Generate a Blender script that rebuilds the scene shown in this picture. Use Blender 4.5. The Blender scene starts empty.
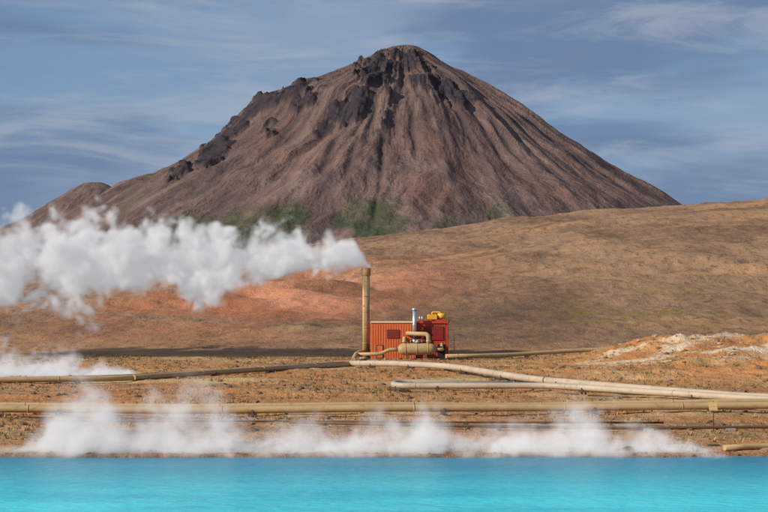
import bpy, bmesh, math, random
import numpy as np
from mathutils import Vector, Matrix
random.seed(4); rng=np.random.default_rng(7)
scene=bpy.context.scene
scene.view_settings.view_transform='Standard'; scene.view_settings.look='None'; scene.view_settings.exposure=0

# ---------------------------------------------------------------- noise
_p=rng.permutation(256); _p=np.concatenate([_p,_p,_p])
_ang=rng.random(256)*2*np.pi; _gx=np.cos(_ang); _gy=np.sin(_ang)
def pn(x,y,s=0):
    x=x+s*17.31; y=y+s*9.77
    xi=np.floor(x).astype(int); yi=np.floor(y).astype(int); xf=x-xi; yf=y-yi
    xi&=255; yi&=255
    u=xf*xf*xf*(xf*(xf*6-15)+10); v=yf*yf*yf*(yf*(yf*6-15)+10)
    def g(ix,iy,dx,dy):
        h=_p[_p[ix]+iy]; return _gx[h]*dx+_gy[h]*dy
    a=g(xi,yi,xf,yf); b=g(xi+1,yi,xf-1,yf); c=g(xi,yi+1,xf,yf-1); d=g(xi+1,yi+1,xf-1,yf-1)
    return (a*(1-u)+b*u)*(1-v)+(c*(1-u)+d*u)*v
def fbm(x,y,o=4,s=0,gain=.5):
    t=0;a=1.
    for i in range(o):
        t=t+a*pn(x*2**i,y*2**i,s+i); a*=gain
    return t
def ridged(x,y,o=4,s=0,gain=.5):
    t=0;a=1.
    for i in range(o):
        t=t+a*(1-2*np.abs(pn(x*2**i,y*2**i,s+i))); a*=gain
    return t
def sst(a,b,x):
    t=np.clip((x-a)/(b-a),0,1); return t*t*(3-2*t)

# ---------------------------------------------------------------- mesh helpers
def link(o): scene.collection.objects.link(o); return o
def grid_mesh(name,X,Y,Z,mats,attrs):
    ny,nx=X.shape
    me=bpy.data.meshes.new(name)
    co=np.stack([X,Y,Z],-1).reshape(-1,3).astype(np.float32)
    i=np.arange(ny*nx).reshape(ny,nx)
    q=np.stack([i[:-1,:-1],i[:-1,1:],i[1:,1:],i[1:,:-1]],-1).reshape(-1,4)
    me.vertices.add(len(co)); me.vertices.foreach_set('co',co.ravel())
    me.loops.add(q.size); me.loops.foreach_set('vertex_index',q.ravel().astype(np.int32))
    me.polygons.add(len(q)); me.polygons.foreach_set('loop_start',(np.arange(len(q))*4).astype(np.int32))
    me.polygons.foreach_set('loop_total',np.full(len(q),4,dtype=np.int32))
    me.update(calc_edges=True)
    me.polygons.foreach_set('use_smooth',np.ones(len(q),dtype=bool))
    for k,v in attrs.items():
        a=me.attributes.new(k,'FLOAT','POINT'); a.data.foreach_set('value',v.ravel().astype(np.float32))
    for m in mats: me.materials.append(m)
    return link(bpy.data.objects.new(name,me))

# ---------------------------------------------------------------- node helpers
class NT:
    def __init__(s,nt): s.nt=nt; s.n=nt.nodes; s.l=nt.links
    def new(s,t,**k):
        n=s.n.new(t)
        for a,b in k.items(): setattr(n,a,b)
        return n
    def setin(s,sock,v):
        if isinstance(v,bpy.types.NodeSocket): s.l.new(v,sock)
        elif v is not None: sock.default_value=v
    def m(s,op,a,b=None,c=None,clamp=False):
        n=s.new('ShaderNodeMath',operation=op); n.use_clamp=clamp
        s.setin(n.inputs[0],a)
        if b is not None: s.setin(n.inputs[1],b)
        if c is not None: s.setin(n.inputs[2],c)
        return n.outputs[0]
    def mix(s,f,a,b,bt='MIX'):
        n=s.new('ShaderNodeMix',data_type='RGBA',blend_type=bt)
        s.setin(n.inputs[0],f)
        for i,v in ((6,a),(7,b)):
            if isinstance(v,(tuple,list)): v=tuple(v)+((1,) if len(v)==3 else ())
            s.setin(n.inputs[i],v)
        return n.outputs[2]
    def noise(s,vec,scale,detail=4,rough=.5,dist=0):
        n=s.new('ShaderNodeTexNoise'); s.setin(n.inputs['Vector'],vec)
        n.inputs['Scale'].default_value=scale; n.inputs['Detail'].default_value=detail
        n.inputs['Roughness'].default_value=rough; n.inputs['Distortion'].default_value=dist
        return n.outputs[0]
    def ss(s,x,a,b,o0=0.,o1=1.,it='SMOOTHSTEP'):
        n=s.new('ShaderNodeMapRange',interpolation_type=it)
        s.setin(n.inputs[0],x); s.setin(n.inputs[1],a); s.setin(n.inputs[2],b)
        n.inputs[3].default_value=o0; n.inputs[4].default_value=o1
        return n.outputs[0]
    def attr(s,name):
        return s.new('ShaderNodeAttribute',attribute_name=name).outputs['Fac']
    def pos(s,scale=None,loc=None,rot=None):
        t=s.new('ShaderNodeTexCoord').outputs['Object']
        if scale:
            mp=s.new('ShaderNodeMapping'); s.l.new(t,mp.inputs[0]); mp.inputs['Scale'].default_value=scale
            if loc: mp.inputs['Location'].default_value=loc
            if rot: mp.inputs['Rotation'].default_value=rot
            t=mp.outputs[0]
        return t
    def curve(s,x,pts):
        n=s.new('ShaderNodeFloatCurve'); c=n.mapping.curves[0]
        c.points[0].location=pts[0]; c.points[1].location=pts[-1]
        for p in pts[1:-1]: c.points.new(*p)
        n.mapping.update(); s.setin(n.inputs['Value'],x); return n.outputs[0]
def mat(name):
    m=bpy.data.materials.new(name); m.use_nodes=True
    t=NT(m.node_tree); b=t.n['Principled BSDF']; b.inputs['Specular IOR Level'].default_value=.25
    return m,t,b
def bump(t,b,h,strength,dist):
    n=t.new('ShaderNodeBump'); n.inputs['Strength'].default_value=strength; n.inputs['Distance'].default_value=dist
    t.setin(n.inputs['Height'],h); t.l.new(n.outputs[0],b.inputs['Normal'])
def simple(name,col,rough=.6,metal=0,var=.25,scale=1.5,dirt=(.12,.08,.05),dirtamt=.35):
    m,t,b=mat(name)
    p=t.pos(); n=t.noise(p,scale,5,.6); n2=t.noise(p,scale*6,4,.6)
    c=t.mix(t.ss(n,.35,.7,0,var),col,tuple(x*.55 for x in col))
    c=t.mix(t.ss(n2,.52,.75,0,dirtamt),c,dirt)
    t.l.new(c,b.inputs['Base Color']); b.inputs['Roughness'].default_value=rough; b.inputs['Metallic'].default_value=metal
    bump(t,b,n2,.25,.02)
    return m

# ---------------------------------------------------------------- terrain height
RX=np.array([-3000,-900,-230,-150,-80,-20,35,70,130,190,230,400,900,3000])
RZ=np.array([20,35,47,52,57,62,68,75.5,80,85,89,98,80,30])*1.0
def ground_h(x,y):
    x=np.asarray(x,float); y=np.asarray(y,float)
    shore=107+1.0*fbm(x*.06,x*0+3.3,3,5)*1.6
    plain=.22+(y-108)*.028
    plain=np.where(y<108,.22,plain)
    d=y-shore
    bankf=sst(-1.2,.6,d)
    amp=sst(0,25,d)
    z=plain+amp*(.42*fbm(x*.045,y*.06,4,1)+.12*fbm(x*.5,y*.5,3,2))+ .12*fbm(x*.4,y*.4,3,12)*bankf
    # hill
    s=(y-262)/640.
    sc=np.clip(s,0,1)
    Zr=np.interp(x+22*fbm(x*.004,y*.002,2,21),RX,RZ)
    prof=.40*sc+.30*sst(0,1,sc)+.30*(1-(1-sc)**2)
    p262=.22+(262-108)*.028
    hill=p262+(Zr-p262)*prof
    rough=sst(.02,.40,s)
    r2=sst(.0,.10,s)
    hill=hill+rough*8*fbm(x*.006+.4*y*.002,y*.005,4,31)*np.clip(1.15-sc,0.15,1)+r2*(1.3*fbm(x*.035,y*.02,4,33)+.6*fbm(x*.15,y*.1,4,34))
    hill=hill-rough*3.8*sst(.35,1.2,ridged(x*.012+.006*y,y*.0035,3,36))*(1-sc*.7)
    hill=hill+rough*3.2*(ridged(x*.006-y*.004,y*.02+x*.006,3,38)-.8)*(1-sc*.5)
    z=np.where(y>262,hill+amp*(.42*fbm(x*.045,y*.06,4,1)+.12*fbm(x*.5,y*.5,3,2))*(1-rough),z)
    far=sst(902,2200,y)
    z=np.where(y>902,z*(1-far)+far*8,z)
    # sulphur mound to the right
    mb=np.exp(-((x-64)/29)**4)*np.exp(-((y-243)/16)**2)
    z=z+mb*(3.8+2.6*fbm(x*.06,y*.07,4,41)+1.6*np.abs(fbm(x*.18,y*.18,4,42)))
    mb2=np.exp(-((x-52)/27)**2)*np.exp(-((y-206)/14)**2)
    z=z+mb2*(1.2+1.5*fbm(x*.1,y*.1,4,43)+1.6*np.abs(fbm(x*.14,y*.16,4,44)))
    # pad for the plant
    pad=np.exp(-((x-3)/12)**4)*np.exp(-((y-250)/9)**4)
    z=z*(1-pad)+pad*4.2
    # lake basin
    basin=(1-bankf)*sst(55,72,y)*(1-sst(450,520,np.abs(x)))
    nearbank=np.where(y<72, .3+ (72-y)*.105,0)
    nearbank=np.minimum(nearbank,7.4)
    z=z*(1-basin)-1.6*basin
    z=np.where(y<72,nearbank-2*sst(55,72,y)*(1-sst(450,520,np.abs(x))),z)
    return z
def gh(x,y): return float(ground_h(np.array([x]),np.array([y]))[0])

def steps(start,stop,s0,g,dirn=1):
    out=[];v=start;s=s0
    while v<stop: v+=s; s*=1+g; out.append(v)
    return out
xs=list(np.arange(-62,62.01,.5)); side=steps(62,9000,.5,.014)
xs=[-v for v in reversed(side)]+xs+side
ys=[-4000,-2500,-1500,-800,-400,-200,-100]+list(np.arange(-60,100,4))+list(np.arange(100,262,.5))
ys=ys+steps(262,11000,.5,.009)
X,Y=np.meshgrid(np.array(xs),np.array(ys))
Z=ground_h(X,Y)
Yp=np.maximum(Y,50)
U=X/Yp*1500+384; V=330-(Z-9)/Yp*1500
n1=fbm(X*.02,Y*.008,4,51)
hillm=sst(255,300,Y)
g_=np.exp(-((U-655)/105)**4)*np.exp(-((V-305)/20)**2)*sst(-.25,.2,fbm(X*.03,Y*.02,5,51,.6)+.05)*hillm
red=np.exp(-((U-255+ (V-300)*1.6)/190)**4)*np.exp(-((V-302)/38)**2)*sst(-.3,.15,fbm(X*.014+Y*.008,Y*.012-X*.004,5,53)+.08)*hillm
salm=np.exp(-((U-285+(V-300)*2.4)/115)**4)*np.exp(-((V-297)/26)**2)*sst(-.08,.15,fbm(X*.02+Y*.01,Y*.014-X*.006,5,57)+.03)*hillm
dark=np.clip(np.exp(-((U-500)/130)**4)*np.exp(-((V-320)/22)**2)+.5*np.exp(-((U-80)/110)**2)*np.exp(-((V-328)/10)**2),0,1)*hillm
band=sst(.05,.3,fbm(X*.004+Y*.003,Y*.022-X*.006,5,58,.6))*hillm
pale=np.exp(-((X-58)/30)**4)*np.exp(-((Y-228)/24)**2)*sst(.0,.22,fbm(X*.07,Y*.14,5,55,.6))
orange=np.clip(np.exp(-((X-55)/34)**4)*np.exp(-((Y-215)/32)**2)*1.1+.9*np.exp(-((Y-185)/50)**4)*sst(.0,.3,fbm(X*.02,Y*.05,4,59)+.15),0,1)
yelw=np.exp(-((Y-190)/60)**4)*sst(.12,.38,fbm(X*.035,Y*.07,4,60)+.08)
shore=np.exp(-((Y-106.6)/1.6)**2)
gm,t,b=mat('volcanic_soil')
p=t.pos()
pst=t.pos((1,.35,1)); pst2=t.pos((.35,1.6,1))
nbig=t.noise(pst,.02,5,.6); nm=t.noise(p,.16,6,.65); nf=t.noise(p,1.3,5,.7); nff=t.noise(p,5,3,.7)
ng=t.noise(pst,.42,5,.75); nl=t.noise(pst2,.09,5,.65)
sx=t.new('ShaderNodeSeparateXYZ'); t.l.new(p,sx.inputs[0])
hillf=t.ss(sx.outputs[1],240,300)
plain=t.mix(t.ss(nm,.38,.62),(.32,.16,.07),(.50,.30,.15))
plain=t.mix(t.ss(nl,.42,.62,0,.7),plain,(.50,.20,.07))
plain=t.mix(t.ss(nl,.46,.34,0,.65),plain,(.165,.10,.055))
plain=t.mix(t.m('MULTIPLY',t.attr('yelw'),t.ss(nf,.3,.6,.3,.85)),plain,(.62,.46,.22))
plain=t.mix(t.ss(nf,.5,.68,0,.65),plain,(.56,.39,.21))
plain=t.mix(t.ss(nff,.52,.68,0,.55),plain,(.16,.095,.05))
hill=t.mix(t.ss(nbig,.40,.60),(.185,.108,.068),(.33,.20,.118))
hill=t.mix(t.ss(nm,.45,.65,0,.5),hill,(.38,.235,.13))
hill=t.mix(t.m('MULTIPLY',t.attr('band'),t.ss(nm,.3,.6,.4,.9)),hill,(.40,.225,.115))
hill=t.mix(t.ss(ng,.50,.66,0,.75),hill,(.105,.07,.047))
hill=t.mix(t.ss(ng,.45,.33,0,.4),hill,(.40,.26,.15))
col=t.mix(hillf,plain,hill)
col=t.mix(t.m('MULTIPLY',t.attr('red'),t.ss(nm,.3,.65,.55,.95)),col,(.42,.155,.070))
col=t.mix(t.m('MULTIPLY',t.attr('salm'),t.ss(ng,.3,.6,.95,.5)),col,(.68,.30,.17))
col=t.mix(t.m('MULTIPLY',t.attr('dark'),t.ss(nm,.35,.6,.35,.8)),col,(.13,.08,.052))
gno=t.noise(pst,.30,5,.75)
col=t.mix(t.m('MULTIPLY',t.attr('green'),t.ss(gno,.46,.56,.0,.9)),col,(.20,.155,.03))
col=t.mix(t.m('MULTIPLY',t.attr('green'),t.ss(gno,.40,.32,.0,.9)),col,(.085,.065,.03))
col=t.mix(t.m('MULTIPLY',t.attr('orange'),t.ss(nm,.35,.65,.25,.9)),col,(.54,.225,.07))
col=t.mix(t.m('MULTIPLY',t.attr('pale'),t.ss(nf,.35,.6,.6,1)),col,(.68,.57,.41))
col=t.mix(t.m('MULTIPLY',t.attr('shore'),t.ss(nf,.3,.6,.3,.8)),col,(.13,.08,.05))
t.l.new(col,b.inputs['Base Color']); b.inputs['Roughness'].default_value=.95; b.inputs['Specular IOR Level'].default_value=.1
hh=t.m('ADD',t.m('MULTIPLY',nm,1.5),t.m('ADD',t.m('MULTIPLY',nf,.5),t.m('ADD',t.m('MULTIPLY',ng,.8),t.m('MULTIPLY',nff,.15))))
bump(t,b,hh,.75,1.0)
ground=grid_mesh('ground',X,Y,Z,[gm],dict(green=g_,red=red,salm=salm,dark=dark,pale=pale,orange=orange,shore=shore,yelw=yelw,band=band))

# ---------------------------------------------------------------- lake
wx,wy=np.meshgrid(np.linspace(-520,520,60),np.linspace(20,118,30))
wm,t,b=mat('milky_turquoise_water')
p=t.pos((.12,.5,1)); nb=t.noise(p,.35,3,.5); p2=t.pos((.6,1.6,1)); nr=t.noise(p2,1.4,4,.55)
sx=t.new('ShaderNodeSeparateXYZ'); t.l.new(t.pos(),sx.inputs[0])
nq=t.noise(t.pos((.10,.30,1),(5,3,0)),.9,4,.6)
c=t.mix(t.ss(nb,.35,.65),(.006,.50,.62),(.04,.72,.80))
c=t.mix(t.ss(nq,.5,.7,0,.5),c,(.10,.76,.80))
c=t.mix(t.ss(t.m('ADD',sx.outputs[1],t.m('MULTIPLY',nb,18)),88,115),c,(.001,.22,.35))
t.l.new(c,b.inputs['Base Color']); b.inputs['Roughness'].default_value=.28; b.inputs['Specular IOR Level'].default_value=.2
bump(t,b,nr,.9,.3)
grid_mesh('lake_water',wx,wy,wx*0,[wm],{})

# ---------------------------------------------------------------- mountains
def build_mountain(name,cx,cy,R,L,xr,yr,n,big,matl):
    Rr,Rz=np.array(R).T; Lr,Lz=np.array(L).T
    xs=np.linspace(xr[0],xr[1],n[0]); ys=np.linspace(yr[0],yr[1],n[1])
    X,Y=np.meshgrid(xs,ys)
    dx=X-cx; dy=Y-cy
    wob=1+.05*fbm(X*.002,Y*.002,3,61)
    r=np.hypot(dx,dy); th=np.arctan2(dy,dx)
    rr=r*wob
    w=sst(0,1,(1+np.cos(th))/2)
    Z=w*np.interp(rr,Rr,Rz)+(1-w)*np.interp(rr,Lr,Lz)
    env=sst(20,260,r)*(1-sst(900,1400,r)*.6)
    g1=fbm(np.cos(th)*4+r*.0009,np.sin(th)*4,4,62)
    g2=ridged(np.cos(th)*7+r*.0016+1.2*fbm(X*.004,Y*.004,3,9),np.sin(th)*7,3,63)
    Z=Z+env*(28*g1-5*(g2-.9))*(1 if big else .5)
    Z=Z+(8*fbm(X*.008,Y*.008,3,74)+2.2*fbm(X*.03,Y*.03,4,64))*sst(0,60,r)
    U=X/Y*1500+384; V=330-(Z-9)/Y*1500
    front=sst(cy+60,cy-40,Y)
    att={}
    if big:
        crag=np.zeros_like(Z)
        for (u,v,ru,rv,a,sl) in [(345,112,24,12,1.15,-.55),(326,126,12,9,1,-.3),(372,74,16,12,.95,.3),(398,64,30,10,.85,0),(422,80,16,12,.8,.5),
                 (446,92,18,10,1.05,.5),(462,100,14,7,.95,.3),(285,95,28,8,.95,-.35),(258,107,17,10,1.1,-.5),(212,153,18,11,1.15,-.7),(235,129,15,9,1.05,-.8),(305,102,16,7,.75,-.3),
                 (385,105,12,20,.5,0),(402,54,22,6,.75,0),(178,173,14,6,.8,-.4),(270,128,8,14,.5,0)]:
            uu=U-u; vv=V-v-sl*uu
            crag=np.maximum(crag,a*np.exp(-((uu/ru)**2+(vv/rv)**2)))
        rn=ridged(X*.012,Z*.010+Y*.006,5,65,.6)
        fr=fbm(X*.022,Z*.028,5,73,.6)
        fr2=fbm(np.cos(th)*40,r*.006,3,75)
        cm=front*sst(.36,.60,crag+.55*fr+.45*fr2+.10*(rn-1))*sst(.08,.25,crag)
        Z=Z+cm*(3+9*(rn-.9)+7*fr)
        att['rock']=np.clip(cm,0,1)
        veg=(np.exp(-((U-340)/72)**4)*sst(182,220,V+22*fbm(X*.01,Y*.01,3,66))+.8*np.exp(-((U-440)/34)**2)*sst(195,230,V)+.8*np.exp(-((U-220)/80)**4)*sst(188,220,V)+.9*np.exp(-((U-497)/22)**2)*sst(194,216,V)+.6*np.exp(-((U-165)/50)**2)*sst(178,208,V))*sst(-.25,.2,fbm(X*.012,Y*.006,4,67))
        att['veg']=np.clip(veg,0,1)
        rust=np.exp(-((U-430)/50)**2)*np.exp(-((V-180)/46)**2)*.8+np.exp(-((U-405)/30)**2)*np.exp(-((V-55)/14)**2)*.7+np.exp(-((U-300)/60)**2)*np.exp(-((V-150)/34)**2)*.4+np.exp(-((U-560)/80)**2)*np.exp(-((V-185)/34)**2)*.45
        att['rust']=np.clip(rust*sst(-.4,.3,fbm(X*.01,Y*.008,4,68)),0,1)
        fan=np.exp(-((U-392-(V-120)*.12)/(13+np.maximum(V-90,0)*.16))**2)*sst(85,115,V)*.9+np.exp(-((U-318)/22)**2)*np.exp(-((V-160)/30)**2)*.6+np.exp(-((U-520)/40)**2)*np.exp(-((V-150)/30)**2)*.6
        att['fan']=np.clip(fan,0,1)*sst(-.5,.2,fbm(th*12,r*.002,4,71))
        tail=np.zeros_like(Z)
        for (u,v,l,wd,sl) in [(382,150,60,3,-.08),(372,110,40,3.5,-.2),(352,150,40,4,-.35),(330,150,35,4,-.5),(412,120,45,3,.1),(440,120,40,4,.35),(465,125,45,4,.55),(290,125,30,4,-.7),(376,205,25,3,-.15),(500,130,35,3,.7),(425,100,30,3,.3)]:
            dv_=V-v; tail=np.maximum(tail,sst(-l*.6,-l*.2,dv_)*sst(l,l*.2,dv_)*np.exp(-((U-u-sl*dv_-3*fbm(V*.05,U*0,2,80))/wd)**2))
        att['tail']=tail*front
        Z=Z-tail*front*5
    else:
        for q in('rock','veg','rust','fan','tail'): att[q]=Z*0
    st=fbm(th*17+.5*fbm(X*.006,Y*.006,3,70)*2,r*.0045,5,69,.65)
    att['streak']=st*.5+.5
    return grid_mesh(name,X,Y,Z,[matl],att)
mm,t,b=mat('volcano_scree')
p=t.pos(); na=t.noise(p,.006,6,.6); nb=t.noise(p,.03,6,.65); nc=t.noise(p,.12,5,.7)
st=t.attr('streak')
c=t.mix(t.ss(na,.35,.65),(.112,.074,.068),(.170,.112,.094))
c=t.mix(t.ss(st,.5,.82,0,.6),c,(.235,.165,.135))
c=t.mix(t.ss(st,.5,.22,0,.65),c,(.070,.052,.054))
c=t.mix(t.m('MULTIPLY',t.attr('fan'),.65),c,(.235,.165,.138))
c=t.mix(t.ss(nb,.48,.68,0,.4),c,(.088,.063,.062))
c=t.mix(t.m('MULTIPLY',t.attr('rust'),.55),c,(.20,.088,.060))
c=t.mix(t.ss(nc,.52,.7,0,.35),c,(.068,.052,.051))
c=t.mix(t.ss(nc,.45,.32,0,.25),c,(.23,.17,.145))
c=t.mix(t.m('MULTIPLY',t.attr('tail'),.7),c,(.052,.043,.046))
c=t.mix(t.m('MULTIPLY',t.attr('veg'),t.ss(nb,.33,.52,.3,.9)),c,(.048,.066,.032))
c=t.mix(t.m('MULTIPLY',t.attr('rock'),t.ss(nc,.3,.6,.8,1)),c,(.040,.034,.041))
t.l.new(c,b.inputs['Base Color']); b.inputs['Roughness'].default_value=.95; b.inputs['Specular IOR Level'].default_value=.08
bump(t,b,t.m('ADD',t.m('MULTIPLY',nb,.7),t.m('ADD',t.m('MULTIPLY',nc,.25),t.m('MULTIPLY',st,.8))),1.0,8)
k=3500/1500
R=[((u-403)*k,9+(330-v)*k) for u,v in [(403,43),(418,46),(432,53),(445,61),(470,76),(500,96),(540,122),(580,150),(620,178),(665,206),(720,238),(780,265),(900,310),(1000,338),(1200,340)]]
L=[((403-u)*k,9+(330-v)*k) for u,v in [(403,43),(388,46),(372,54),(350,64),(330,75),(300,87),(275,98),(255,106),(240,118),(228,131),(210,146),(190,160),(165,174),(150,183),(120,193),(95,208),(60,228),(0,260),(-100,310),(-180,338),(-400,340)]]
build_mountain('volcano_mountain',44,3500,R,L,(-1500,1700),(2100,4700),(1100,700),True,mm)
S=[(0,502),(30,499),(75,478),(207,385),(500,240),(1000,70),(1400,-10),(2400,-12)]
build_mountain('distant_mountain',-973,5000,S,S,(-2700,600),(3800,6400),(300,220),False,mm)

# ---------------------------------------------------------------- part builders
def add_tube(bm,pts,r,seg=14,mi=0,cap=True,corner=0):
    P=[Vector(p) for p in pts]
    if corner>0:
        Q=[P[0]]
        for a,bb,c in zip(P,P[1:],P[2:]):
            d1=(a-bb); d2=(c-bb); cc=min(corner,d1.length*.45,d2.length*.45)
            s=bb+d1.normalized()*cc; e=bb+d2.normalized()*cc
            for i in range(7):
                f=i/6; Q.append(s*(1-f)**2+bb*2*f*(1-f)+e*f*f)
        Q.append(P[-1]); P=Q
    n=len(P); rs=r if isinstance(r,(list,tuple)) else [r]*n
    rings=[]; up=None
    for i in range(n):
        tg=(P[min(i+1,n-1)]-P[max(i-1,0)]).normalized()
        if up is None:
            up=Vector((0,0,1)) if abs(tg.z)<.9 else Vector((0,1,0))
        sdv=tg.cross(up).normalized(); up=sdv.cross(tg).normalized()
        rings.append([bm.verts.new(P[i]+(sdv*math.cos(2*math.pi*j/seg)+up*math.sin(2*math.pi*j/seg))*rs[i]) for j in range(seg)])
    for a,bb in zip(rings,rings[1:]):
        for j in range(seg):
            f=bm.faces.new((a[j],a[(j+1)%seg],bb[(j+1)%seg],bb[j])); f.smooth=True; f.material_index=mi
    if cap:
        for rg in (rings[0][::-1],rings[-1]):
            f=bm.faces.new(rg); f.material_index=mi
def add_box(bm,lo,hi,mi=0,bev=0):
    v=[bm.verts.new((x,y,z)) for z in (lo[2],hi[2]) for y in (lo[1],hi[1]) for x in (lo[0],hi[0])]
    fs=[(0,2,3,1),(4,5,7,6),(0,1,5,4),(2,6,7,3),(0,4,6,2),(1,3,7,5)]
    F=[bm.faces.new([v[i] for i in f]) for f in fs]
    for f in F: f.material_index=mi
    if bev>0:
        es=list({e for f in F for e in f.edges})
        r=bmesh.ops.bevel(bm,geom=es,offset=bev,segments=2,affect='EDGES',profile=.5)
        for f in r['faces']: f.material_index=mi
def finish(bm,name,mats,parent=None):
    bmesh.ops.recalc_face_normals(bm,faces=bm.faces)
    me=bpy.data.meshes.new(name); bm.to_mesh(me); bm.free()
    for m in mats: me.materials.append(m)
    o=link(bpy.data.objects.new(name,me))
    if parent: o.parent=parent
    return o
def empty(name,loc=(0,0,0)):
    e=link(bpy.data.objects.new(name,None)); e.location=loc; return e

tan=simple('pipe_cladding_tan',(.47,.32,.16),.5,0,.4,.3,(.16,.09,.05),.4)
grey=simple('pipe_cladding_pale',(.47,.38,.28),.5,0,.4,.3,(.2,.12,.07),.45)
steel=simple('galvanised_steel',(.55,.56,.58),.35,.7,.2)
rust=simple('rusty_steel',(.13,.075,.045),.8,0,.3)
redm=simple('red_painted_panels',(.46,.06,.030),.5,0,.3,.8,(.15,.04,.03),.3)
orm=simple('orange_painted_panels',(.64,.15,.05),.5,0,.3,.8,(.25,.07,.03),.3)
yel=simple('yellow_machinery_paint',(.70,.42,.05),.45,0,.3)
cream=simple('cream_trim',(.62,.52,.34),.5,0,.2)
darkm=simple('dark_openings',(.02,.018,.018),.7,0,.1)
conc=simple('concrete_footing',(.34,.29,.23),.9,0,.3)

# pipelines -------------------------------------------------------
def resample(pts,step):
    out=[]
    for a,bb in zip(pts,pts[1:]):
        a=Vector(a);bb=Vector(bb);n=max(1,int((bb-a).length/step))
        for i in range(n): out.append(a+(bb-a)*i/n)
    out.append(Vector(pts[-1])); return out
def pipeline(name,pts2,r,m,h=.75,corner=3,sup=9,flange=True,seg=14):
    base=[Vector((p[0],p[1],0)) for p in pts2]
    root=empty(name,(base[0].x,base[0].y,0))
    bm=bmesh.new()
    Q=[]
    for i,(a,bb) in enumerate(zip(base,base[1:])):
        n=max(1,int((bb-a).length/16))
        for j in range(n):
            q=a+(bb-a)*j/n; q.z=gh(q.x,q.y)+h; Q.append(q)
    q=base[-1].copy(); q.z=gh(q.x,q.y)+h; Q.append(q)
    off=Vector((base[0].x,base[0].y,0))
    add_tube(bm,[q-off for q in Q],r,seg,0,True,corner)
    finish(bm,'pipe_run',[m],root)
    bm=bmesh.new()
    D=resample([tuple(q) for q in Q],sup)
    for i in range(len(D)-1):
        d=(D[i+1]-D[i]).normalized(); c=D[i]+d*sup*.5
        g=gh(c.x,c.y)
        if flange: add_tube(bm,[D[i]+d*sup*.25-d*.05-off,D[i]+d*sup*.25+d*.05-off],r*1.08,seg,0)
        c-=off
        s=Vector((-d.y,d.x,0))
        for sg in (-1,1):
            cc=c+s*sg*r*.9
            add_box(bm,(cc.x-.08,cc.y-.08,g-.2),(cc.x+.08,cc.y+.08,c.z-.0),1)
        add_box(bm,(c.x-.18-abs(s.x)*r*1.2,c.y-.18-abs(s.y)*r*1.2,c.z-r-.16),(c.x+.18+abs(s.x)*r*1.2,c.y+.18+abs(s.y)*r*1.2,c.z-r+.02),1)
        add_box(bm,(c.x-.4,c.y-.4,g-.3),(c.x+.4,c.y+.4,g+.14),2)
    finish(bm,'supports',[m,rust,conc],root)
    return root
pipeline('steam_pipeline',[(-150,141),(-35,136.5),(0,137.5),(14,139.5),(36,140.5),(150,138)],.34,tan,.8,4,11)
pipeline('steam_pipeline',[(-150,146),(-36,139.5),(0,139.6),(12,141.5),(37,143),(150,143)],.26,tan,.95,4,11)
pipeline('steam_pipeline',[(-5,226),(1,219),(9.1,206.8),(17.8,181),(38,149.5),(80,147.5),(160,150)],.42,grey,.8,6,10)
pipeline('steam_pipeline',[(17.5,174),(1.2,174),(1.0,169.3),(18.5,168.2),(38,146.3),(80,144.6),(160,146)],.34,grey,.8,2.5,10)
pipeline('steam_pipeline',[(-90,176),(-33,188),(-18,206),(-4.5,227)],.38,tan,.6,5)
pipeline('steam_pipeline',[(-90,179),(-34,191),(-18.5,209),(-6,230)],.22,rust,.5,5)
pipeline('steam_pipeline',[(10,243.5),(20,250),(33,257),(45,259)],.34,tan,.6,5)
pipeline('drain_pipe',[(-8,127),(6,125.8),(19,125.2),(33,126.6),(70,127)],.13,rust,.3,2,6,False,8)
pipeline('drain_pipe',[(-30,130),(-12,129),(4,128.6),(24,129.4)],.09,rust,.25,2,6,False,8)
pipeline('drain_pipe',[(24.6,108.9),(27.5,110.3),(36,110.8),(60,111)],.2,tan,.25,2,7,False,10)
pipeline('steam_pipeline',[(58,266),(72,270),(110,274)],.3,rust,1.2,4)
pipeline('steam_pipeline',[(52,276),(70,280),(110,284)],.3,grey,1.4,4)

# chimney ----------------------------------------------------------
cx,cy,cz=-3.0,251,4.15
ch=empty('chimney',(cx,cy,cz))
bm=bmesh.new()
add_tube(bm,[(0,0,.3),(0,0,13.9)],.62,28,0)
for z in (2.6,5.2,7.8,10.4): add_tube(bm,[(0,0,z),(0,0,z+.1)],.66,28,0)
add_tube(bm,[(0,0,13.9),(0,0,14.0),(0,0,14.9),(0,0,15.2)],[.66,.78,.80,.80],28,0,False)
add_tube(bm,[(0,0,15.2),(0,0,15.2)],[.80,.66],28,0,False)
add_tube(bm,[(0,0,15.2),(0,0,13.9)],[.66,.66],28,1,False)
add_tube(bm,[(0,0,14.0),(0,0,14.05)],.65,28,1)
finish(bm,'stack',[tan,darkm],ch)
bm=bmesh.new(); add_tube(bm,[(0,0,-.4),(0,0,.3)],1.15,20,0); finish(bm,'footing',[conc],ch)
bm=bmesh.new()
for sx_ in (-.22,.22): add_tube(bm,[(sx_,-.86,.4),(sx_,-.86,13.8)],.03,6,0)
for i in range(44): add_tube(bm,[(-.22,-.86,.6+i*.3),(.22,-.86,.6+i*.3)],.018,5,0)
for i in range(6): add_tube(bm,[(-.22,-.86,1+i*2.4),(-.22,-.5,1+i*2.4)],.03,5,0)
finish(bm,'ladder',[rust],ch)
bm=bmesh.new(); add_tube(bm,[(0,-.2,1.3),(-1.0,-1.6,1.2),(-1.5,-6,1.0),(-1.7,-22,.4)],.34,14,0,True,1.4)
finish(bm,'inlet_duct',[tan],ch)

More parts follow.
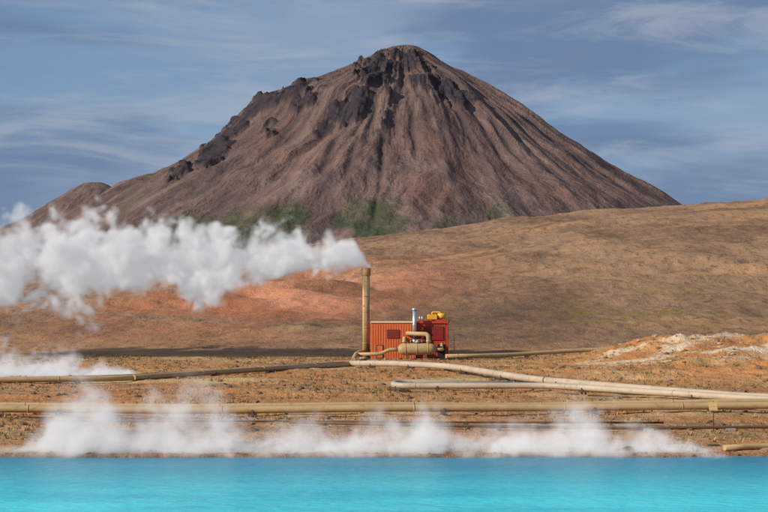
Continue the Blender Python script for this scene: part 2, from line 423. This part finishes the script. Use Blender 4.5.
# plant building ---------------------------------------------------
B=empty('separator_station',(-2.1,246.5,4.15))
def part(name,mats,fn):
    bm=bmesh.new(); fn(bm); return finish(bm,name,mats,B)
W=12.7;Dp=8.0;H=6.2
def walls(bm):
    add_box(bm,(0,0,0),(7.3,Dp,H),1,.04)
    add_box(bm,(7.303,.7,0),(W,Dp-.3,H+.1),0,.04)
part('walls',[redm,orm],walls)
def ribs(bm):
    x=.2
    while x<7.2:
        add_box(bm,(x,-.05,.15),(x+.08,-.002,H-.45),1); x+=.42
    x=7.5
    while x<W-.1:
        add_box(bm,(x,.65,.15),(x+.08,.698,H-.45),0); x+=.42
    y=.3
    while y<Dp-.2:
        add_box(bm,(-.05,y,.15),(-.002,y+.08,H-.45),1); y+=.42
part('cladding_ribs',[redm,orm],ribs)
def trim(bm):
    add_box(bm,(-.15,-.16,H-.2),(7.35,-.075,H+.12),0)
    add_box(bm,(-.16,-.16,H+.003),(-.075,Dp+.1,H+.12),0)
    add_box(bm,(-.15,-.10,H+.124),(7.3,Dp,H+.19),1)
    add_box(bm,(7.36,.5,H-.25),(W+.1,.62,H+.15),1)
    add_box(bm,(W+.005,.5,H-.25),(W+.1,Dp,H+.15),1)
    add_box(bm,(-.12,-.12,-.3),(W+.1,Dp+.1,.14),2)
part('roof_trim',[cream,redm,conc],trim)
def openings(bm):
    add_box(bm,(.9,-.12,.2),(1.95,-.03,2.4),0); add_box(bm,(1.0,-.15,.3),(1.85,-.122,2.3),1)
    add_box(bm,(2.6,-.12,3.5),(4.6,-.03,4.9),0)
    for i in range(6): add_box(bm,(2.65,-.17,3.58+i*.22),(4.55,-.122,3.68+i*.22),2)
    add_box(bm,(8.2,.55,3.2),(11.9,.66,5.4),0)
    for i in range(9): add_box(bm,(8.25,.50,3.28+i*.24),(11.85,.548,3.38+i*.24),2)
    add_box(bm,(10.9,.55,.2),(12.1,.66,2.5),0)
    add_box(bm,(-.12,3,.2),(-.03,4.2,2.4),0)
part('doors_and_louvres',[darkm,orm,redm],openings)
def rail(bm):
    z0=H+.19
    for x in np.linspace(.1,7.1,9):
        add_tube(bm,[(x,.05,z0),(x,.05,z0+.55)],.022,6)
    for z in (.55,): add_tube(bm,[(.1,.05,z0+z),(7.1,.05,z0+z)],.022,6); add_tube(bm,[(.1,.05,z0+z),(.1,Dp-.2,z0+z)],.022,6)
part('roof_railing',[rust],rail)
def stack2(bm):
    add_tube(bm,[(7.1,-.7,3.3),(7.1,-.7,8.1)],.34,18)
    add_tube(bm,[(7.1,-.7,8.1),(7.1,-.7,8.2),(7.1,-.7,8.45)],[.46,.46,.34],18)
    add_tube(bm,[(7.1,-.7,5.6),(7.1,-.7,5.75)],.42,18)
    add_tube(bm,[(7.1,-.7,3.4),(7.1,-.7,2.6),(6.2,-1.4,2.2)],.34,14,0,True,.5)
part('silencer_stack',[steel],stack2)
def mach(bm):
    z0=H+.15
    add_box(bm,(9.0,1.4,z0),(12.2,4.6,z0+.25),1)
    add_box(bm,(9.3,1.7,z0+.25),(10.9,3.6,z0+1.05),0,.08)
    add_tube(bm,[(11.0,2.4,z0+.8),(12.3,2.4,z0+.8)],.5,18)
    add_tube(bm,[(10.1,2.4,z0+1.05),(10.1,2.4,z0+1.45),(11.4,2.4,z0+1.45),(11.4,2.4,z0+1.1)],.14,10,0,True,.3)
    add_box(bm,(9.6,3.8,z0+.25),(11.8,4.4,z0+1.3),1,.05)
    for x in (8.0,8.4): add_tube(bm,[(x,1.6,z0),(x,1.6,z0+.8)],.12,10,2)
part('roof_machinery',[yel,redm,steel],mach)
def tank(bm):
    y=-3.2;z=1.75
    xs_=[4.3,4.5,4.8,5.2,9.6,10.0,10.3,10.5]; rs=[.15,.6,.85,.95,.95,.85,.6,.15]
    add_tube(bm,[(x,y,z) for x in xs_],rs,28)
    for x in (5.6,7.4,9.2): add_tube(bm,[(x-.07,y,z),(x+.07,y,z)],.99,28,0)
    for x in (5.9,8.9):
        add_box(bm,(x-.15,y-.8,.05),(x+.15,y+.8,z-.6),1); add_box(bm,(x-.4,y-1,-.3),(x+.4,y+1,.12),2)
part('separator_tank',[tan,rust,conc],tank)
def plumb(bm):
    add_tube(bm,[(5.4,-3.2,2.6),(5.4,-3.2,3.5),(5.4,-.02,3.5)],.3,14,0,True,.6)
    add_tube(bm,[(9.3,-3.2,2.6),(9.3,-3.2,4.2),(7.6,-2.6,4.2),(6.0,-1.6,4.3),(6.0,-.02,4.3)],.36,14,0,True,.9)
    add_tube(bm,[(7.5,-3.2,2.6),(7.5,-3.2,3.1),(8.6,-1.2,3.1),(8.6,.6,3.1)],.24,14,0,True,.5)
    add_tube(bm,[(10.4,-3.2,1.7),(11.6,-3.2,1.7),(11.6,-.5,1.7),(11.6,.6,2.6)],.26,14,0,True,.6)
    add_tube(bm,[(4.4,-3.2,1.7),(3.0,-3.2,1.7),(1.6,-3.2,1.0),(-2.2,-3.4,.9)],.3,14,0,True,.6)
    for (x,z) in ((5.4,2.95),(9.3,3.0),(7.5,2.85)): add_tube(bm,[(x,-3.2,z),(x,-3.2,z+.1)],.48,14,1)
    for x in (6.4,8.2):
        add_tube(bm,[(x,-3.2,2.7),(x,-3.2,3.3)],.05,8,1); add_tube(bm,[(x,-3.2,3.3),(x,-3.2,3.36)],.3,12,2)
part('process_piping',[tan,steel,redm],plumb)
def stairs(bm):
    for i in range(10): add_box(bm,(W+.25+i*.0,.9+i*.3,.2+i*.28),(W+1.1,1.2+i*.3,.25+i*.28),0)
    add_box(bm,(W+.2,.8,.0),(W+.25,4.0,.2),0)
    for i in (0,5,9): add_tube(bm,[(W+1.08,1+i*.3,.2+i*.28),(W+1.08,1+i*.3,1.2+i*.28)],.03,6)
    add_tube(bm,[(W+1.08,1,1.2),(W+1.08,3.7,1.2+9*.28)],.03,6)
part('side_stairs',[rust],stairs)

# warning sign -----------------------------------------------------
sxp,syp=27.0,123.5; sz=gh(sxp,syp)
sg=empty('warning_sign',(sxp,syp,sz))
bm=bmesh.new(); add_tube(bm,[(0,0,-.3),(0,0,2.5)],.05,8); add_tube(bm,[(0,0,2.5),(0,0,2.55)],.06,8); add_box(bm,(-.2,-.2,-.2),(.2,.2,.1)); finish(bm,'post',[rust],sg)
bm=bmesh.new(); add_box(bm,(-.36,-.1,1.75),(.36,-.06,2.5),0,.01); add_box(bm,(-.29,-.108,1.85),(.29,-.102,2.4),1); add_box(bm,(-.2,-.114,2.05),(.2,-.11,2.15),0); finish(bm,'plate',[yel,cream],sg)

# rocks & grass ----------------------------------------------------
def rocks(name,n,xr,yr,smin,smax,m):
    V=[];F=[]
    bm=bmesh.new(); bmesh.ops.create_icosphere(bm,subdivisions=2,radius=1); bv=np.array([v.co[:] for v in bm.verts]); bf=np.array([[v.index for v in f.verts] for f in bm.faces]); bm.free()
    x=rng.uniform(*xr,n); y=rng.uniform(*yr,n); z=ground_h(x,y)
    for i in range(n):
        s=smin+(smax-smin)*rng.random()**5
        d=1+.5*fbm(bv[:,0]*1.3+i,bv[:,1]*1.3+bv[:,2],3,i%9)
        q=bv*d[:,None]*np.array([1.2,1,.6])*s
        a=rng.random()*6.28; c,s_=math.cos(a),math.sin(a)
        q=q@np.array([[c,s_,0],[-s_,c,0],[0,0,1]])+np.array([x[i],y[i],z[i]+s*.08])
        F.append(bf+len(V)*len(bv)); V.append(q)
    me=bpy.data.meshes.new(name); me.from_pydata(np.concatenate(V).tolist(),[],np.concatenate(F).tolist()); me.materials.append(m)
    link(bpy.data.objects.new(name,me))
rockm=simple('lava_stone',(.20,.125,.08),.95,0,.5,.6,(.09,.06,.04),.5)
palem=simple('sulphur_stone',(.42,.30,.19),.95,0,.5,.6,(.3,.17,.09),.5)
rocks('stones',1800,(-60,75),(108,250),.05,.5,rockm)
rocks('shore_stones',420,(-45,45),(106.4,109),.04,.16,rockm)
rocks('pale_stones',220,(34,80),(200,246),.08,.55,palem)
def tufts():
    n=11000; V=[];F=[]
    x=rng.uniform(-75,85,n*2); y=rng.uniform(109,262,n*2)
    k=fbm(x*.07,y*.05,3,77)>-.02
    x=x[k][:n];y=y[k][:n]; z=ground_h(x,y); c=0
    for i in range(len(x)):
        s=.10+.22*rng.random()
        for j in range(7):
            a=rng.random()*6.28; ca,sa=math.cos(a),math.sin(a); l=s*(.7+.6*rng.random()); o=s*.7*rng.random(); w=s*.22
            bx=x[i]+ca*o;by=y[i]+sa*o
            V+=[(bx-sa*w,by+ca*w,z[i]-.03),(bx+sa*w,by-ca*w,z[i]-.03),(bx+ca*l*.7,by+sa*l*.7,z[i]+l)]
            F.append((c,c+1,c+2)); c+=3
    me=bpy.data.meshes.new('dry_grass_tufts'); me.from_pydata(V,[],F)
    m,t,b=mat('dry_grass'); nn=t.noise(t.pos(),.25,4,.6)
    t.l.new(t.mix(t.ss(nn,.35,.65),(.42,.28,.12),(.20,.14,.06)),b.inputs['Base Color']); b.inputs['Roughness'].default_value=.9
    me.materials.append(m); link(bpy.data.objects.new('dry_grass_tufts',me))
tufts()

# ---------------------------------------------------------------- steam (voxel volumes)
def steam(name,kind,lo3,hi3,vox,**k):
    m=bpy.data.materials.new(name); m.use_nodes=True; t=NT(m.node_tree); t.n.clear()
    out=t.new('ShaderNodeOutputMaterial')
    dens=t.m('MULTIPLY',t.attr('density'),k['D'])
    sc=t.new('ShaderNodeVolumeScatter'); sc.inputs['Color'].default_value=(.99,.99,.99,1); sc.inputs['Anisotropy'].default_value=-.3
    t.l.new(dens,sc.inputs['Density'])
    em=t.new('ShaderNodeEmission'); em.inputs['Color'].default_value=(.97,.96,.98,1); t.l.new(t.m('MULTIPLY',dens,k['em']),em.inputs['Strength'])  # added self-glow of the steam, stands in for multiply scattered light
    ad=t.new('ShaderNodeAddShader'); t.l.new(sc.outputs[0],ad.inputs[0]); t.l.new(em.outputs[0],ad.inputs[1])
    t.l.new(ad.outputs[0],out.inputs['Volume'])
    m.cycles.volume_step_rate=k['step']
    ng_=bpy.data.node_groups.new(name+'_field','GeometryNodeTree')
    ng_.interface.new_socket('Geometry',in_out='INPUT',socket_type='NodeSocketGeometry')
    ng_.interface.new_socket('Geometry',in_out='OUTPUT',socket_type='NodeSocketGeometry')
    t=NT(ng_); go=t.new('NodeGroupOutput')
    p=t.new('GeometryNodeInputPosition').outputs[0]
    sx=t.new('ShaderNodeSeparateXYZ'); t.l.new(p,sx.inputs[0]); x,y,z=sx.outputs
    if kind=='plume':
        tt=t.m('DIVIDE',t.m('SUBTRACT',-2.8,x),80,clamp=True)
        zc=t.m('ADD',t.m('MULTIPLY',t.curve(tt,k['zc']),10),15); rad=t.m('MULTIPLY',t.curve(tt,k['R']),10)
        dy=t.m('SUBTRACT',y,k['y0']); dz=t.m('SUBTRACT',z,zc)
        d=t.m('DIVIDE',t.m('SQRT',t.m('ADD',t.m('MULTIPLY',dy,dy),t.m('MULTIPLY',dz,dz))),rad)
        body=t.m('SUBTRACT',1.0,d)
        gate=t.m('GREATER_THAN',t.m('SUBTRACT',-2.3,x),0)
        gate=t.m('MULTIPLY',gate,t.ss(tt,0,1,1.0,.5))
        ampf=t.ss(tt,0,.10,.35,1)
    else:
        x0,x1=k['x0'],k['x1']
        tt=t.m('DIVIDE',t.m('SUBTRACT',x,x0),x1-x0,clamp=True)
        Hh=t.m('MULTIPLY',t.curve(tt,k['H']),k['hs'])
        zz=t.m('DIVIDE',t.m('SUBTRACT',z,k['z0']),Hh)
        dy=t.m('DIVIDE',t.m('SUBTRACT',y,k['y0']),k['dep'])
        body=t.m('SUBTRACT',t.m('SUBTRACT',1.0,zz),t.m('MULTIPLY',t.m('MULTIPLY',dy,dy),.8))
        gate=t.m('GREATER_THAN',Hh,.05)
        gate=t.m('MULTIPLY',gate,t.ss(zz,0,1.3,1.0,.32))
        gate=t.m('MULTIPLY',gate,t.ss(z,k['z0'],k['z0']+.35,0,1))
        ampf=1.0
    wn=t.new('ShaderNodeTexNoise'); t.l.new(p,wn.inputs['Vector']); wn.inputs['Scale'].default_value=k['sc']*.7; wn.inputs['Detail'].default_value=1
    va=t.new('ShaderNodeVectorMath',operation='MULTIPLY_ADD'); t.l.new(wn.outputs['Color'],va.inputs[0]); va.inputs[1].default_value=(k['warp'],)*3; t.l.new(p,va.inputs[2])
    n=t.noise(va.outputs[0],k['sc'],k.get('det',6),k.get('rough',.55))
    v=t.m('ADD',body,t.m('MULTIPLY',t.m('MULTIPLY',t.m('SUBTRACT',n,.5),k['amp']),ampf))
    bn=t.noise(va.outputs[0],k['bsc'],2,.5)
    v=t.m('ADD',v,t.m('MULTIPLY',t.m('MULTIPLY',t.m('SUBTRACT',t.m('ABSOLUTE',t.m('SUBTRACT',bn,.5)),.07),k['bil']),ampf))
    dens=t.m('MULTIPLY',t.ss(v,k['lo'],k['hi'],0,1),gate)
    vc=t.new('GeometryNodeVolumeCube'); t.l.new(dens,vc.inputs['Density'])
    vc.inputs['Min'].default_value=lo3; vc.inputs['Max'].default_value=hi3
    for a,l,h in zip('XYZ',lo3,hi3): vc.inputs['Resolution '+a].default_value=max(8,int((h-l)/vox))
    sm=t.new('GeometryNodeSetMaterial'); t.l.new(vc.outputs[0],sm.inputs[0]); sm.inputs['Material'].default_value=m
    t.l.new(sm.outputs[0],go.inputs[0])
    return m,ng_
def steam_obj(name,hull_bm,m,ng_):
    o=finish(hull_bm,name,[m]); md=o.modifiers.new('steam_field','NODES'); md.node_group=ng_
    return o
PX=[(-2.8,19.7,.95),(-4.0,21.0,2.1),(-5.7,21.8,3.1),(-9.8,22.0,3.7),(-15.7,21.6,4.2),(-22.3,21.0,5.1),(-30.7,20.3,6.3),(-42.3,21.3,6.9),(-54,19.8,7.6),(-64,20.3,7.4),(-82.8,20.5,7.8)]
zc=[((-2.8-a)/80,(b_-15)/10) for a,b_,c_ in PX]; RR=[((-2.8-a)/80,c_/10) for a,b_,c_ in PX]
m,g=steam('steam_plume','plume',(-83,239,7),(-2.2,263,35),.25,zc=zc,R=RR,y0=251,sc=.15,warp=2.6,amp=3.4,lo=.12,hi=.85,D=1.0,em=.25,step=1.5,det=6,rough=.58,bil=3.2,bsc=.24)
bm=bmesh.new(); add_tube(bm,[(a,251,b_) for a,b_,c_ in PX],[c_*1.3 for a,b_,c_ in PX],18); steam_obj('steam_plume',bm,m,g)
def bank(name,u0,u1,dist,H,hs,z0,dep,vox,**k):
    kx=lambda u:(u-384)/1500*dist
    x0,x1=kx(u0),kx(u1); H=[(kx(u),h) for u,h in H]
    top=max(h for _,h in H)*1.9
    m,g=steam(name,'bank',(x0,dist-dep*1.5,z0),(x1,dist+dep*1.5,z0+top),vox,x0=x0,x1=x1,H=[((a-x0)/(x1-x0),h/hs) for a,h in H],hs=hs,z0=z0,y0=dist,dep=dep,**k)
    bm=bmesh.new(); rows=[]
    for a,h in H:
        w=dep*.8+.02; tp=z0+h
        rows.append([bm.verts.new(c) for c in ((a,dist-w,z0),(a,dist-w,z0+h*.6),(a,dist-w*.5,tp),(a,dist+w*.5,tp),(a,dist+w,z0+h*.6),(a,dist+w,z0))])
    for a,bb in zip(rows,rows[1:]):
        for j in range(6): bm.faces.new((a[j],a[(j+1)%6],bb[(j+1)%6],bb[j]))
    bm.faces.new(rows[0][::-1]); bm.faces.new(rows[-1])
    steam_obj(name,bm,m,g)
front=[(-120,.6),(0,.6),(35,1.6),(55,5.0),(85,6.6),(112,5.5),(138,3.6),(165,5.7),(205,5.3),(235,3.9),(270,2.7),(310,2.8),(355,3.2),(400,4.5),(440,3.3),(468,2.2),(500,2.9),(545,3.9),(590,3.7),(630,2.9),(680,1.9),(708,1.2),(722,.02)]
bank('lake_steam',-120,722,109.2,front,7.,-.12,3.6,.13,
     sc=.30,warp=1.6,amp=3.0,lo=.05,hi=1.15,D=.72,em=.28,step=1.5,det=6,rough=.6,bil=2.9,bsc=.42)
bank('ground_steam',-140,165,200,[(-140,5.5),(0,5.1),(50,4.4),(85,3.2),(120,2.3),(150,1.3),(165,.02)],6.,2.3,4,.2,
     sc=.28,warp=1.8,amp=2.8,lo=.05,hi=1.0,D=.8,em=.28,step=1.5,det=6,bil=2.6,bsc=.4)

# ---------------------------------------------------------------- sky + sun
SUN_EL=math.radians(28); SUN_AZ=math.radians(241)   # clockwise from +Y
w=bpy.data.worlds.new('World'); scene.world=w; w.use_nodes=True; t=NT(w.node_tree)
bg=t.n['Background']; sky=t.new('ShaderNodeTexSky',sky_type='NISHITA'); sky.sun_disc=False
sky.sun_elevation=SUN_EL; sky.sun_rotation=SUN_AZ; sky.air_density=1.0; sky.dust_density=.6; sky.ozone_density=1.5
tc=t.new('ShaderNodeTexCoord').outputs['Generated']
def mp(s,l=(0,0,0)):
    n=t.new('ShaderNodeMapping'); t.l.new(tc,n.inputs[0]); n.inputs['Scale'].default_value=s; n.inputs['Location'].default_value=l; return n.outputs[0]
c1=t.noise(mp((4,4,20),(1.3,0,.2)),1,7,.58,.5); c2=t.noise(mp((6,6,34),(4,1,.7)),1,7,.62,.6); c3=t.noise(mp((3,3,15),(7,3,2)),1,5,.5,.3)
base=t.mix(.65,sky.outputs[0],(1.7,2.85,4.8))
c=t.mix(t.ss(c1,.42,.60,0,.65),base,(2.8,3.6,4.8))
c=t.mix(t.ss(c3,.45,.60,0,.8),c,(1.35,2.05,3.5))
c=t.mix(t.ss(c2,.46,.68,0,.6),c,(3.9,4.4,5.2))
t.l.new(c,bg.inputs[0]); bg.inputs[1].default_value=.1
sl=bpy.data.lights.new('sun','SUN'); sl.energy=5.0; sl.angle=math.radians(.5); sl.color=(1,.91,.78)
so=link(bpy.data.objects.new('sun',sl))
dv=Vector((math.sin(SUN_AZ)*math.cos(SUN_EL),math.cos(SUN_AZ)*math.cos(SUN_EL),math.sin(SUN_EL)))
so.rotation_euler=dv.to_track_quat('Z','Y').to_euler(); so.location=(-60,-40,80)

cam=bpy.data.cameras.new('camera'); co=link(bpy.data.objects.new('camera',cam))
cam.sensor_width=36; cam.lens=36*1500/768; cam.clip_end=30000; cam.clip_start=.5
co.location=(0,0,9); co.rotation_euler=(math.radians(90)+math.atan(74/1500),0,0)
scene.camera=co
